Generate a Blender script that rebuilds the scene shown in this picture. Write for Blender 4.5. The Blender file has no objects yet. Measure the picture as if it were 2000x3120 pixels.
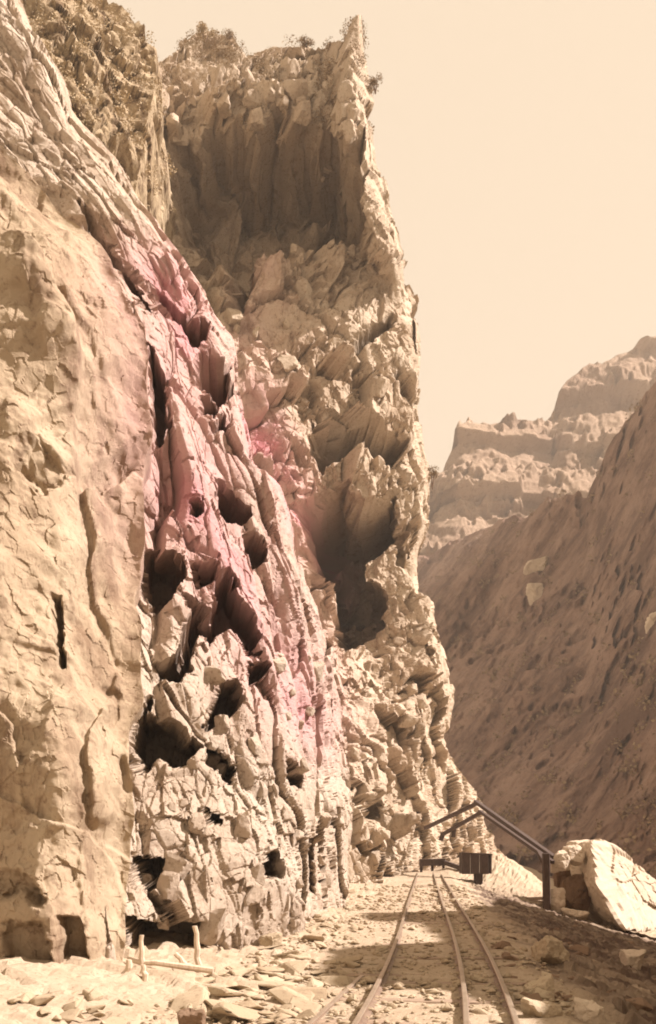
import bpy, bmesh, math, random
import numpy as np
from mathutils import Vector, Matrix

# ------------------------------------------------------------------ camera, sky, sun, exposure
SC = bpy.context.scene
COL = SC.collection
F, CX, HY, HC = 3000.0, 1000.0, 2585.0, 1.43      # focal length (px of the 2000 px wide print), centre x, horizon y, camera height
SUN_EL, SUN_AZ = 43.0, 88.0                        # elevation, azimuth clockwise from +Y (degrees)

cam_d = bpy.data.cameras.new("camera")
cam = bpy.data.objects.new("camera", cam_d)
COL.objects.link(cam)
cam.location = (0, 0, HC)
cam.rotation_euler = (math.radians(90), 0, 0)
cam_d.sensor_fit = 'HORIZONTAL'
cam_d.sensor_width = 36
cam_d.lens = 36 * F / 2000
cam_d.shift_y = (HY - 1560) / 2000
cam_d.clip_start = 0.1
cam_d.clip_end = 6000
SC.camera = cam

world = bpy.data.worlds.new("World")
SC.world = world
world.use_nodes = True
nt = world.node_tree
nt.nodes.clear()
sky = nt.nodes.new('ShaderNodeTexSky')
sky.sky_type = 'NISHITA'
sky.sun_disc = False
sky.sun_elevation = math.radians(SUN_EL)
sky.sun_rotation = math.radians(SUN_AZ)
sky.dust_density = 4.0
bw = nt.nodes.new('ShaderNodeRGBToBW')
flat = nt.nodes.new('ShaderNodeMix'); flat.data_type = 'FLOAT'
flat.inputs[0].default_value = 0.8
flat.inputs[3].default_value = 9.4
tint = nt.nodes.new('ShaderNodeMix'); tint.data_type = 'RGBA'; tint.blend_type = 'MULTIPLY'
tint.inputs[0].default_value = 1.0
tint.inputs[7].default_value = (0.935, 0.75, 0.555, 1)
bg = nt.nodes.new('ShaderNodeBackground')
bg.inputs['Strength'].default_value = 0.052
wo = nt.nodes.new('ShaderNodeOutputWorld')
nt.links.new(sky.outputs[0], bw.inputs[0])
nt.links.new(bw.outputs[0], flat.inputs[2])
nt.links.new(flat.outputs[0], tint.inputs[6])
nt.links.new(tint.outputs[2], bg.inputs[0])
nt.links.new(bg.outputs[0], wo.inputs[0])

sun_d = bpy.data.lights.new("sun", 'SUN')
sun_d.energy = 5.0
sun_d.angle = math.radians(0.53)
sun_d.color = (1.0, 0.90, 0.86)
sun = bpy.data.objects.new("sun", sun_d)
COL.objects.link(sun)
_e, _a = math.radians(SUN_EL), math.radians(SUN_AZ)
SUN_DIR = Vector((math.sin(_a) * math.cos(_e), math.cos(_a) * math.cos(_e), math.sin(_e)))
sun.rotation_euler = SUN_DIR.to_track_quat('Z', 'Y').to_euler()

SC.view_settings.view_transform = 'Standard'
SC.view_settings.look = 'None'
SC.view_settings.exposure = 1.24
SC.view_settings.gamma = 1.0
SC.render.engine = 'CYCLES'
SC.cycles.use_denoising = True
SC.cycles.max_bounces = 5
SC.cycles.diffuse_bounces = 3
SC.cycles.volume_bounces = 0
SC.cycles.filter_width = 1.9

# ------------------------------------------------------------------ numpy noise
def _hash(ix, iy, iz, seed):
    h = (ix * 374761393 + iy * 668265263 + iz * 2147483629 + seed * 1274126177) & 0xffffffff
    h = ((h ^ (h >> 13)) * 1274126177) & 0xffffffff
    h = ((h ^ (h >> 16)) * 2246822519) & 0xffffffff
    h = h ^ (h >> 15)
    return (h & 0xffffff).astype(np.float32) / np.float32(0xffffff)

def vnoise(P, seed=0):
    """smooth value noise in -1..1; P is (...,3)"""
    i = np.floor(P).astype(np.int64)
    f = (P - i).astype(np.float32)
    f = f * f * (3 - 2 * f)
    out = 0
    for dx in (0, 1):
        wx = f[..., 0] if dx else 1 - f[..., 0]
        for dy in (0, 1):
            wy = f[..., 1] if dy else 1 - f[..., 1]
            for dz in (0, 1):
                wz = f[..., 2] if dz else 1 - f[..., 2]
                out = out + wx * wy * wz * _hash(i[..., 0] + dx, i[..., 1] + dy, i[..., 2] + dz, seed)
    return out * 2 - 1

def fbm(P, octaves=4, seed=0, gain=0.5):
    s, a = 0, 1.0
    for k in range(octaves):
        s = s + a * vnoise(P * (2.03 ** k) + 17.3 * k, seed + k)
        a *= gain
    return s

def blocks(P, size, seed, tilt=0.9):
    """fractured rock: every Voronoi cell is a tilted plane; returns height about -1..1 and the distance to the joint"""
    Q = P / np.asarray(size, dtype=np.float64)
    i = np.floor(Q - 0.5).astype(np.int64)
    best = np.full(Q.shape[:-1], 9e9, np.float32)
    second = best.copy()
    hgt = np.zeros_like(best)
    for dx in (0, 1):
        for dy in (0, 1):
            for dz in (0, 1):
                cx, cy, cz = i[..., 0] + dx, i[..., 1] + dy, i[..., 2] + dz
                rx = (Q[..., 0] - cx - 0.5 - 0.8 * (_hash(cx, cy, cz, seed) - 0.5)).astype(np.float32)
                ry = (Q[..., 1] - cy - 0.5 - 0.8 * (_hash(cx, cy, cz, seed + 1) - 0.5)).astype(np.float32)
                rz = (Q[..., 2] - cz - 0.5 - 0.8 * (_hash(cx, cy, cz, seed + 2) - 0.5)).astype(np.float32)
                d = rx * rx + ry * ry + rz * rz
                h = (_hash(cx, cy, cz, seed + 3) * 2 - 1) * 0.8 + tilt * (
                    (_hash(cx, cy, cz, seed + 4) * 2 - 1) * rx + (_hash(cx, cy, cz, seed + 5) * 2 - 1) * ry
                    + (_hash(cx, cy, cz, seed + 6) * 2 - 1) * rz)
                near = d < best
                second = np.where(near, best, np.minimum(second, d))
                hgt = np.where(near, h, hgt)
                best = np.where(near, d, best)
    return hgt, np.sqrt(second) - np.sqrt(best)

def bricks(P, size, seed, dip=0.0, tilt=0.7):
    """jointed rock: courses along a dipping bedding plane, cut by uneven cross joints; each block stands proud or sunk and tilts"""
    sx, sy, sz = size
    c, s_ = math.cos(dip), math.sin(dip)
    x = P[..., 0] * c + P[..., 2] * s_
    z = -P[..., 0] * s_ + P[..., 2] * c
    y = P[..., 1]
    o0 = np.zeros(P.shape[:-1], np.int64)
    fz = z / sz; kz = np.floor(fz).astype(np.int64)
    j = 0.7 * (_hash(kz, o0, o0, seed) - 0.5); kz = kz + (fz - kz > 0.65 + j * 0.5); 
    wx = sx * (0.55 + 0.9 * _hash(kz, o0, o0, seed + 1))
    fx = x / wx + 13.7 * _hash(kz, o0, o0, seed + 2); kx = np.floor(fx).astype(np.int64)
    kx2 = kx * 2 + (fx - kx > 0.25 + 0.6 * _hash(kx, kz, o0, seed + 3))
    fy = y / sy + 9.1 * _hash(kz, kx2, o0, seed + 4); ky = np.floor(fy).astype(np.int64)
    h = _hash(kx2, ky, kz, seed + 5) * 2 - 1
    h = np.sign(h) * np.abs(h) ** 1.4
    t = (_hash(kx2, ky, kz, seed + 6) - 0.5) * (fx - kx - 0.5) + (_hash(kx2, ky, kz, seed + 7) - 0.5) * (fz - np.floor(fz) - 0.5)
    return h + tilt * 2 * t

def sstep(a, b, x):
    t = np.clip((x - a) / (b - a), 0, 1)
    return t * t * (3 - 2 * t)

def poly_sd(px, py, poly):
    """signed distance to a polygon (negative inside)"""
    d = np.full(px.shape, 1e18)
    inside = np.zeros(px.shape, bool)
    n = len(poly)
    for k in range(n):
        ax, ay = poly[k]; bx_, by_ = poly[(k + 1) % n]
        ex, ey = bx_ - ax, by_ - ay
        wx, wy = px - ax, py - ay
        t = np.clip((wx * ex + wy * ey) / (ex * ex + ey * ey + 1e-9), 0, 1)
        d = np.minimum(d, (wx - ex * t) ** 2 + (wy - ey * t) ** 2)
        c = (ay > py) != (by_ > py)
        inside ^= c & (px < (bx_ - ax) * (py - ay) / ((by_ - ay) if by_ != ay else 1e-9) + ax)
    d = np.sqrt(d)
    return np.where(inside, -d, d)

# ------------------------------------------------------------------ helpers
def at(px, py, Y):
    return Vector(((px - CX) / F * Y, Y, HC + (HY - py) / F * Y))

def at_np(px, py, Y):
    return np.stack([(px - CX) / F * Y, Y + 0 * px, HC + (HY - py) / F * Y], -1)

def tag(o, label=None, cat=None, group=None, kind=None):
    if label: o["label"] = label
    if cat: o["category"] = cat
    if group: o["group"] = group
    if kind: o["kind"] = kind
    return o

def link(name, me, mat=None, parent=None, loc=None):
    o = bpy.data.objects.new(name, me)
    COL.objects.link(o)
    if mat and not me.materials: me.materials.append(mat)
    if parent: o.parent = parent
    if loc is not None: o.location = loc
    return o

def empty(name, loc=(0, 0, 0)):
    o = bpy.data.objects.new(name, None)
    COL.objects.link(o)
    o.location = loc
    o.empty_display_size = 0.2
    return o

def grid_mesh(name, P, attrs=None, smooth=False, closed_u=False):
    nv, nu = P.shape[:2]
    me = bpy.data.meshes.new(name)
    me.vertices.add(nv * nu)
    me.vertices.foreach_set("co", P.reshape(-1).astype(np.float32))
    idx = np.arange(nv * nu).reshape(nv, nu)
    if closed_u:
        idx = np.concatenate([idx, idx[:, :1]], 1)
    q = np.stack([idx[:-1, :-1], idx[1:, :-1], idx[1:, 1:], idx[:-1, 1:]], -1).reshape(-1)
    nf = q.size // 4
    me.loops.add(q.size)
    me.loops.foreach_set("vertex_index", q.astype(np.int32))
    me.polygons.add(nf)
    me.polygons.foreach_set("loop_start", np.arange(0, q.size, 4, dtype=np.int32))
    me.polygons.foreach_set("loop_total", np.full(nf, 4, np.int32))
    me.polygons.foreach_set("use_smooth", np.full(nf, smooth, bool))
    for k, v in (attrs or {}).items():
        a = me.attributes.new(k, 'FLOAT', 'POINT')
        a.data.foreach_set("value", v.reshape(-1).astype(np.float32))
    me.update()
    return me

def soup_mesh(name, verts, faces):
    me = bpy.data.meshes.new(name)
    me.from_pydata([tuple(v) for v in verts], [], faces)
    me.update()
    return me

# ------------------------------------------------------------------ materials
ALB = 0.78
def mat_rock(name, light, mid, dark, scale=1.0, bump=0.35, stain_shade=None, dark_amt=0.5, grain=1.0, streak_s=(1.6, 1.6, 0.45), streak_rot=0.0, lo=0.54, hi=0.70):
    light, mid, dark = (tuple(x * ALB for x in c_) for c_ in (light, mid, dark))
    if stain_shade: stain_shade = tuple(x * ALB for x in stain_shade)
    m = bpy.data.materials.new(name)
    m.use_nodes = True
    t = m.node_tree
    N, L = t.nodes, t.links
    b = N['Principled BSDF']
    b.inputs['Roughness'].default_value = 0.95
    b.inputs['Specular IOR Level'].default_value = 0.1
    geo = N.new('ShaderNodeNewGeometry')
    def noise(sc, det=6, rough=0.6, stretch=None, rot=0.0):
        mp = N.new('ShaderNodeMapping')
        mp.vector_type = 'TEXTURE' if rot else 'POINT'
        mp.inputs['Rotation'].default_value = (0, rot, 0)
        if rot: stretch = tuple(1 / q for q in stretch)
        mp.inputs['Scale'].default_value = stretch or (1, 1, 1)
        L.new(geo.outputs['Position'], mp.inputs[0])
        n = N.new('ShaderNodeTexNoise')
        n.inputs['Scale'].default_value = sc
        n.inputs['Detail'].default_value = det
        n.inputs['Roughness'].default_value = rough
        L.new(mp.outputs[0], n.inputs['Vector'])
        return n
    def ramp(src, a, bb):
        r = N.new('ShaderNodeMapRange')
        r.inputs[1].default_value, r.inputs[2].default_value = a, bb
        L.new(src, r.inputs[0])
        return r.outputs[0]
    def mix(fac, c1, c2):
        x = N.new('ShaderNodeMix'); x.data_type = 'RGBA'
        if isinstance(fac, float): x.inputs[0].default_value = fac
        else: L.new(fac, x.inputs[0])
        for s, c in ((6, c1), (7, c2)):
            if isinstance(c, tuple): x.inputs[s].default_value = (*c, 1)
            else: L.new(c, x.inputs[s])
        return x.outputs[2]
    big = noise(0.35 * scale, 5, 0.65)
    c = mix(ramp(big.outputs[0], 0.36, 0.64), light, mid)
    streak = noise(0.9 * scale, 6, 0.7, streak_s, streak_rot)
    mm = N.new('ShaderNodeMath'); mm.operation = 'MULTIPLY'
    L.new(ramp(streak.outputs[0], lo, hi), mm.inputs[0]); mm.inputs[1].default_value = dark_amt
    c = mix(mm.outputs[0], c, dark)
    fine = noise(9.0 * scale, 4, 0.7)
    m2 = N.new('ShaderNodeMath'); m2.operation = 'MULTIPLY'
    L.new(ramp(fine.outputs[0], 0.55, 0.66), m2.inputs[0]); m2.inputs[1].default_value = 0.65 * grain
    c = mix(m2.outputs[0], c, dark)
    if stain_shade:
        at_ = N.new('ShaderNodeAttribute'); at_.attribute_name = 'stain_shade'
        c = mix(ramp(at_.outputs['Fac'], 0.0, 1.0), c, stain_shade)
        if stain_shade[2] > 0.25: c = mix(ramp(at_.outputs['Fac'], 0.9, 1.5), c, ROSE)
    L.new(c, b.inputs['Base Color'])
    bp = N.new('ShaderNodeBump')
    bp.inputs['Strength'].default_value = bump
    bp.inputs['Distance'].default_value = 0.12 / scale
    n3 = noise(5.0 * scale, 10, 0.78)
    L.new(n3.outputs[0], bp.inputs['Height'])
    L.new(bp.outputs[0], b.inputs['Normal'])
    return m

def mat_plain(name, c1, c2, scale=6.0, rough=0.85, stretch=(1, 1, 1), bump=0.2, metal=0.0):
    m = bpy.data.materials.new(name)
    m.use_nodes = True
    t = m.node_tree
    N, L = t.nodes, t.links
    b = N['Principled BSDF']
    b.inputs['Roughness'].default_value = rough
    b.inputs['Metallic'].default_value = metal
    tc = N.new('ShaderNodeTexCoord')
    mp = N.new('ShaderNodeMapping'); mp.inputs['Scale'].default_value = stretch
    L.new(tc.outputs['Object'], mp.inputs[0])
    n = N.new('ShaderNodeTexNoise'); n.inputs['Scale'].default_value = scale; n.inputs['Detail'].default_value = 6
    L.new(mp.outputs[0], n.inputs['Vector'])
    r = N.new('ShaderNodeMapRange'); r.inputs[1].default_value = 0.35; r.inputs[2].default_value = 0.65
    L.new(n.outputs[0], r.inputs[0])
    x = N.new('ShaderNodeMix'); x.data_type = 'RGBA'
    x.inputs[6].default_value = (*c1, 1); x.inputs[7].default_value = (*c2, 1)
    L.new(r.outputs[0], x.inputs[0])
    L.new(x.outputs[2], b.inputs['Base Color'])
    bp = N.new('ShaderNodeBump'); bp.inputs['Strength'].default_value = bump; bp.inputs['Distance'].default_value = 0.02
    L.new(n.outputs[0], bp.inputs['Height']); L.new(bp.outputs[0], b.inputs['Normal'])
    return m

PINK = (0.68, 0.42, 0.39)
ROSE = (0.58, 0.20, 0.25)
M_NEAR = mat_rock("near_rock", (0.58, 0.455, 0.31), (0.44, 0.32, 0.21), (0.25, 0.16, 0.10), 1.0, 0.6, PINK, 0.85, 1.0, (1.4, 1.4, 0.6), 0.0, 0.49, 0.64)
M_BUTT = mat_rock("buttress_rock", (0.71, 0.59, 0.465), (0.61, 0.48, 0.36), (0.24, 0.145, 0.09), 1.3, 0.8, PINK, 0.55)
M_TOWER = mat_rock("tower_rock", (0.64, 0.525, 0.395), (0.53, 0.41, 0.295), (0.22, 0.14, 0.085), 0.8, 0.6, PINK, 0.6)
M_SCRUB = mat_rock("scrub_slope", (0.60, 0.47, 0.31), (0.45, 0.34, 0.21), (0.20, 0.13, 0.075), 1.0, 0.7, None, 0.9, 1.0, (1.2, 1.2, 0.9), 0.0, 0.47, 0.62)
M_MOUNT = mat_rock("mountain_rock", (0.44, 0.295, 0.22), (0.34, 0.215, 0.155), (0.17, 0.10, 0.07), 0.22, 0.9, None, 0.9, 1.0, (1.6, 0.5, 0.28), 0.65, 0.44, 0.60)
M_RIDGE = mat_rock("ridge_rock", (0.48, 0.35, 0.245), (0.33, 0.225, 0.155), (0.22, 0.14, 0.09), 0.10, 0.8, None, 0.85, 1.0, (0.3, 0.3, 1.5))
M_GROUND = mat_rock("gravel_ground", (0.58, 0.46, 0.33), (0.49, 0.375, 0.255), (0.26, 0.175, 0.11), 2.6, 0.6, (0.13, 0.084, 0.06), 0.35)  # dark soil colour also carries part of the right bank's shade
M_STONE = mat_rock("loose_stone", (0.56, 0.45, 0.31), (0.46, 0.35, 0.23), (0.27, 0.18, 0.12), 2.2, 0.3, None, 0.3)
M_WHITE = mat_rock("pale_rock", (0.74, 0.61, 0.46), (0.68, 0.55, 0.41), (0.36, 0.26, 0.17), 0.9, 0.25, None, 0.25, 0.5)
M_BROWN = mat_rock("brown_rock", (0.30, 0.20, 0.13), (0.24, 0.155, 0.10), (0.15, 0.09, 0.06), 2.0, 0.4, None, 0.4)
M_STEEL = mat_plain("worn_rail_steel", (0.20, 0.135, 0.095), (0.30, 0.21, 0.15), 8, 0.55, (1, 1, 1), 0.15, 0.3)
M_RAILTOP = mat_plain("polished_railhead", (0.50, 0.40, 0.30), (0.40, 0.31, 0.22), 5, 0.35, (1, 1, 1), 0.05, 0.6)
M_TIMBER = mat_plain("dark_timber", (0.05, 0.03, 0.022), (0.085, 0.053, 0.038), 4, 0.9, (6, 6, 1), 0.3)
M_TIE = mat_plain("weathered_tie", (0.22, 0.15, 0.10), (0.36, 0.26, 0.18), 5, 0.95, (1, 6, 6), 0.4)
M_POLE = mat_plain("bleached_wood", (0.50, 0.39, 0.28), (0.60, 0.48, 0.35), 6, 0.9, (6, 6, 1), 0.3)
M_LEAF = mat_plain("dry_foliage", (0.20, 0.14, 0.08), (0.32, 0.23, 0.135), 3, 0.9, (1, 1, 1), 0.0)
M_LEAF2 = mat_plain("pale_foliage", (0.38, 0.285, 0.165), (0.48, 0.37, 0.23), 3, 0.9, (1, 1, 1), 0.0)
M_BARK = mat_plain("bark", (0.13, 0.085, 0.055), (0.2, 0.13, 0.09), 8, 0.95)

# ------------------------------------------------------------------ rock sheets
def soften(d, n=1):
    for _ in range(n):
        e = np.pad(d, 1, mode='edge')
        e = 0.25 * e[:-2] + 0.5 * e[1:-1] + 0.25 * e[2:]
        d = 0.25 * e[:, :-2] + 0.5 * e[:, 1:-1] + 0.25 * e[:, 2:]
    return d

def rock_detail(P, layers, cracks=0.5):
    """sum of fractured layers: (size xyz, amplitude, tilt, seed)"""
    warp = np.stack([fbm(P * 0.35 + k * 31, 3, 50 + k) for k in range(3)], -1)
    d = 0
    for lay in layers:
        size, amp, tilt, seed = lay[:4]
        s = np.asarray(size)
        if len(lay) > 4:
            d = d + amp * bricks(P + warp * s * 0.22, size, seed, lay[4], tilt)
            continue
        h, e = blocks(P + warp * s * 0.35, size, seed, tilt)
        d = d + amp * h - amp * cracks * (1 - sstep(0.0, 0.10, e))
    return d

def carve(px, py, Y, pits, wob=10.0, seed=3, grow=4.0):
    """depth of recesses; pits are (outline, depth, lip); the outline is roughened by noise"""
    q = np.stack([px / 45.0, py / 45.0, 0 * px], -1)
    wx = fbm(q, 3, seed) * wob * 0.6 + blocks(q * 1.6, (1, 1, 1), seed + 40, 1.4)[0] * wob * 0.8
    wy = fbm(q + 71, 3, seed + 9) * wob * 0.6 + blocks(q * 1.6 + 33, (1, 1, 1), seed + 41, 1.4)[0] * wob * 0.8
    dep = np.zeros_like(px)
    for poly, depth, lip in pits:
        a = np.array(poly, float)
        x0, y0 = a.min(0) - 60; x1, y1 = a.max(0) + 60
        sel = (px > x0) & (px < x1) & (py > y0) & (py < y1)
        if not sel.any(): continue
        k_ = max(1.0, lip / 22.0)
        sd = poly_sd((px + wx * k_)[sel], (py + wy * k_)[sel], poly) - grow
        m = sstep(lip * 0.5, -lip * 0.5, sd)
        if isinstance(depth, tuple):
            full = np.maximum(depth[0] - Y[sel], depth[1])
        elif (sd < 0).any():                     # a flat floor a little behind the farther rim
            full = np.maximum(np.percentile(Y[sel][sd < 0], 95) + 0.75 * depth - Y[sel], 0.6 * depth)
        else: full = depth
        dep[sel] = np.maximum(dep[sel], full * m)
    return dep

def sheet(name, nu, nv, rows, left, right, depth, back, out_dir, pit_dir, layers, pits, mat, lump=(6, 0.6), stain_shade=None,
          top_fade=None, wob=10.0, warp_x=None, back_share=0.16, cracks=0.5, extra=None, soft=1, calm_amt=0.5, pock=0.0, edge_wob=0.0):
    """a rock face: u runs across the face and then turns round its right edge, v runs down."""
    v = np.linspace(rows[0], rows[1], nv)
    nb = int(nu * back_share)
    u = np.concatenate([np.linspace(0, 1, nu - nb), 1 + np.linspace(0, 1, nb + 1)[1:] ** 1.3])
    U, PY = np.meshgrid(u, v)
    l, r = left(PY), right(PY)
    r = r + edge_wob * fbm(np.stack([PY / 150.0, 0 * PY + 3.3, 0 * PY], -1), 2, 19)
    Uc = np.minimum(U, 1)
    PX = l + (r - l) * Uc
    Y = depth(PX, PY, Uc)
    # the edge rolls over before it turns back
    P = at_np(PX, PY, Y)
    b = np.maximum(U - 1, 0)
    P = P + b[..., None] * np.asarray(back)[None, None, :]
    face = (U <= 1)
    pd = np.asarray(pit_dir, float); pd = pd / np.linalg.norm(pd)
    dep = soften(carve(PX, PY, Y, pits, wob) * np.where(face, 1, 0), 1)
    P = P + dep[..., None] * pd
    W = P.copy()
    if warp_x is not None:
        W[..., 0] = W[..., 0] - warp_x(W[..., 2])
    d = rock_detail(W, layers[:-1], cracks) + lump[1] * fbm(W / lump[0], 4, 7)
    if extra is not None: d = d + extra(PX, PY, W)
    d = soften(d, soft)
    s3 = np.asarray(layers[-1][0])
    d = d + rock_detail(W, layers[-1:], cracks) + layers[-1][1] * 0.9 * fbm(W / (s3 * 1.3), 3, 71)
    if pock:
        zone = sstep(-0.25, 0.5, vnoise(W / (s3 * 7) + 9, 73))
        for sc_, am, sd in ((2.0, 1.0, 72), (1.0, 0.6, 74)):
            ph = blocks(W, s3 * np.array([1, 1, 1.35]) * sc_, sd, 0.25)[0]
            d = d - pock * am * zone * (ph > 0.50)
    d = d * (1 - 0.45 * sstep(0.90, 1.0, U))
    if top_fade is not None: d = d * top_fade(PX, PY)
    o = np.asarray(out_dir, float); o = o / np.linalg.norm(o)
    calm = 1 - calm_amt * sstep(0.3, 2.0, dep)
    P = P + (d * calm)[..., None] * o
    attrs = {}
    if stain_shade is not None:
        q = P / 1.3
        attrs["stain_shade"] = np.clip(stain_shade(PX, PY) * (0.92 + 0.3 * fbm(q, 4, 23)), 0, 1.6)
    me = grid_mesh(name, P, attrs)
    o_ = link(name, me, mat)
    return o_, P, PX, PY

def lut(*pts):
    xs = [p[0] for p in pts]; ys = [p[1] for p in pts]
    return lambda x: np.interp(x, xs, ys)

def pink_band(px, py):
    c = np.interp(py, [600, 800, 1000, 1300, 1600, 1900, 2200, 2500], [500, 520, 560, 560, 600, 760, 900, 1000])
    w = np.interp(py, [600, 900, 1500, 2000, 2500], [150, 220, 240, 190, 140])
    s = np.exp(-((px - c) / w) ** 2) * sstep(600, 800, py) * (1 - sstep(2150, 2450, py))
    hot = np.exp(-((px - (820 + (py - 1300) * 0.38)) / 85) ** 2) * sstep(1130, 1300, py) * (1 - sstep(1600, 1800, py))
    return 0.95 * s + 0.85 * hot

# --- the tower (far left wall, over the bend of the track)
edgeC = lut((-40, 1085), (58, 1100), (208, 1112), (330, 1128), (520, 1142), (585, 1180), (766, 1222), (909, 1276), (1039, 1290),
            (1182, 1288), (1234, 1280), (1377, 1300), (1441, 1322), (1597, 1312), (1675, 1276), (1800, 1280), (1840, 1318), (1935, 1330),
            (2143, 1380), (2234, 1368), (2390, 1420), (2468, 1455), (2597, 1520), (2680, 1600), (2800, 1660))
footC = lut((600, 40), (900, 42), (1000, 42), (1100, 44), (1200, 54), (1300, 64), (1400, 72), (1500, 78), (1700, 84))
topC = lut((350, 50), (700, 55), (900, 57), (1000, 59), (1200, 63.5), (1700, 72))
highC = lut((350, 64), (700, 65), (1000, 64), (1200, 65), (1700, 72))
def depthC(px, py, u):
    t = sstep(2640, 1880, py)
    y = footC(px) * (1 - t) + topC(px) * t
    y = y + (highC(px) - topC(px)) * sstep(1150, 800, py)
    y = y + 7 * sstep(330, 40, py)                                     # the brow leans back towards the crest
    y = y - 6.0 * sstep(0.84, 0.93, u) * sstep(900, 740, py)          # the rib along the right edge stands forward
    y = y + 3.8 * sstep(0.92, 1.0, u) ** 2
    return y
crest = lut((300, 250), (450, 215), (480, 190), (540, 150), (600, 100), (640, 92), (700, 112), (760, 178), (850, 140), (930, 142), (1000, 128),
            (1050, 118), (1080, 75), (1100, 55), (1112, 60))
leftC = lut((0, 260), (600, 330), (1200, 560), (1600, 640), (2000, 620), (2800, 560))
pitsC = [
    ([(470, 560), (515, 500), (560, 430), (605, 480), (640, 390), (690, 450), (715, 410), (770, 470), (815, 390), (870, 450), (925, 400), (970, 430), (1020, 370), (1060, 420), (1092, 400), (1100, 620), (1090, 720), (980, 735), (900, 740),
      (800, 745), (760, 800), (715, 960), (660, 830), (590, 740), (500, 640)], (72.5, 3.0), 26),
    ([(1255, 960), (1285, 940), (1290, 1050), (1270, 1080), (1250, 1020)], 2.2, 14),
    ([(985, 1265), (1060, 1290), (1130, 1330), (1235, 1345), (1200, 1415), (1150, 1425), (1080, 1380), (1020, 1390), (980, 1420), (965, 1340)], (69, 3.0), 10),
    ([(905, 1545), (1030, 1475), (1060, 1540), (1110, 1565), (1215, 1490), (1225, 1570), (1190, 1640), (1130, 1700), (1115, 1760), (1130, 1795),
      (1060, 1805), (960, 1790), (925, 1700)], (75, 4.0), 7),
    ([(950, 1770), (1040, 1790), (1130, 1770), (1170, 1840), (1160, 1920), (1060, 1975), (1025, 1960), (1000, 1860)], (71, 3.5), 7),
    ([(1040, 1065), (1180, 980), (1188, 992), (1080, 1072)], 2.0, 9),
    ([(1278, 1950), (1298, 1990), (1296, 2120), (1280, 2160), (1270, 2050)], 1.8, 9),
    ([(1200, 1620), (1240, 1620), (1230, 1740), (1205, 1720)], 1.8, 10),
    ([(1290, 2190), (1304, 2190), (1312, 2310), (1300, 2310)], 1.2, 7),
    ([(1050, 2320), (1075, 2310), (1085, 2380), (1065, 2400)], 1.2, 8),
    ([(1090, 2440), (1180, 2430), (1240, 2560), (1200, 2640), (1120, 2560)], 0.8, 26),
]
def tower_extra(px, py, W):
    k = sstep(250, 330, py) * sstep(1000, 850, py) * sstep(1085, 1040, px)
    rib = np.abs(vnoise(np.stack([W[..., 0] * 0.9, W[..., 1] * 0.1, W[..., 2] * 0.09], -1), 92))
    k = np.maximum(k, (poly_sd(px, py, [(900, 1540), (1030, 1470), (1220, 1480), (1230, 1580), (1150, 1720), (1170, 1930), (1050, 1980), (940, 1800)]) < 0) * 0.9)
    return k * (0.3 * rib + 0.9 * blocks(W, (1.9, 4, 3.0), 93, 1.2)[0])
towerC, PC, pxC, pyC = sheet("rock_tower", 320, 860, (40, 2840), leftC, edgeC, depthC, (-2.0, 26, 0),
    (0.45, -0.85, 0.2), (0.10, 1, 0.02),
    [((5.2, 8.0, 7.5), 1.15, 1.3, 11), ((2.0, 5.0, 3.2), 0.30, 0.9, 21, 0.30), ((1.0, 2.4, 1.6), 0.13, 1.3, 22), ((0.42, 1.2, 0.55), 0.07, 1.3, 31)], pitsC, M_TOWER,
    (7, 0.7), stain_shade=lambda px, py: pink_band(px, py) * sstep(640, 780, px), soft=0, wob=7.0, calm_amt=0.0, extra=tower_extra, pock=0.45, edge_wob=5.0, top_fade=lambda px, py: 1 - 0.75 * sstep(230, 100, py) * sstep(1030, 1080, px))
tag(towerC, "tall rock tower above the track bend, dark hollow under its brow", "cliff", kind="structure")
# pull everything above the skyline down behind the crest so that the top is a real, rounded summit
co = PC.copy()
cz = HC + (HY - crest(pxC)) / F * co[..., 1]
over = np.maximum(co[..., 2] - cz, 0)
co[..., 2] -= over * 1.15
co[..., 1] += over * 1.4
towerC.data.vertices.foreach_set("co", co.reshape(-1).astype(np.float32)); towerC.data.update()
PC = co

# --- the brush slope behind the buttress, top left
edgeD = lut((-300, 200), (-60, 300), (0, 370), (60, 425), (130, 450), (190, 465), (260, 468), (400, 440), (640, 400))
slopeD, PD, pxD, pyD = sheet("brush_slope", 200, 260, (-330, 640), lambda py: 0 * py - 200, edgeD,
    lambda px, py, u: 42 + 10 * sstep(500, -300, py) + 8 * sstep(0.55, 1, u), (-1, 16, 0), (0.45, -0.88, 0.1), (0, 1, 0),
    [((3.0, 5.0, 3.0), 0.7, 1.2, 12), ((1.2, 2.6, 1.1), 0.28, 1.3, 22), ((0.5, 1.0, 0.5), 0.11, 1.3, 32)], [], M_SCRUB, (4, 0.9), pock=0.6, soft=0)
tag(slopeD, "brush-covered sunlit slope rising at the top left corner", "slope", kind="structure")

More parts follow.
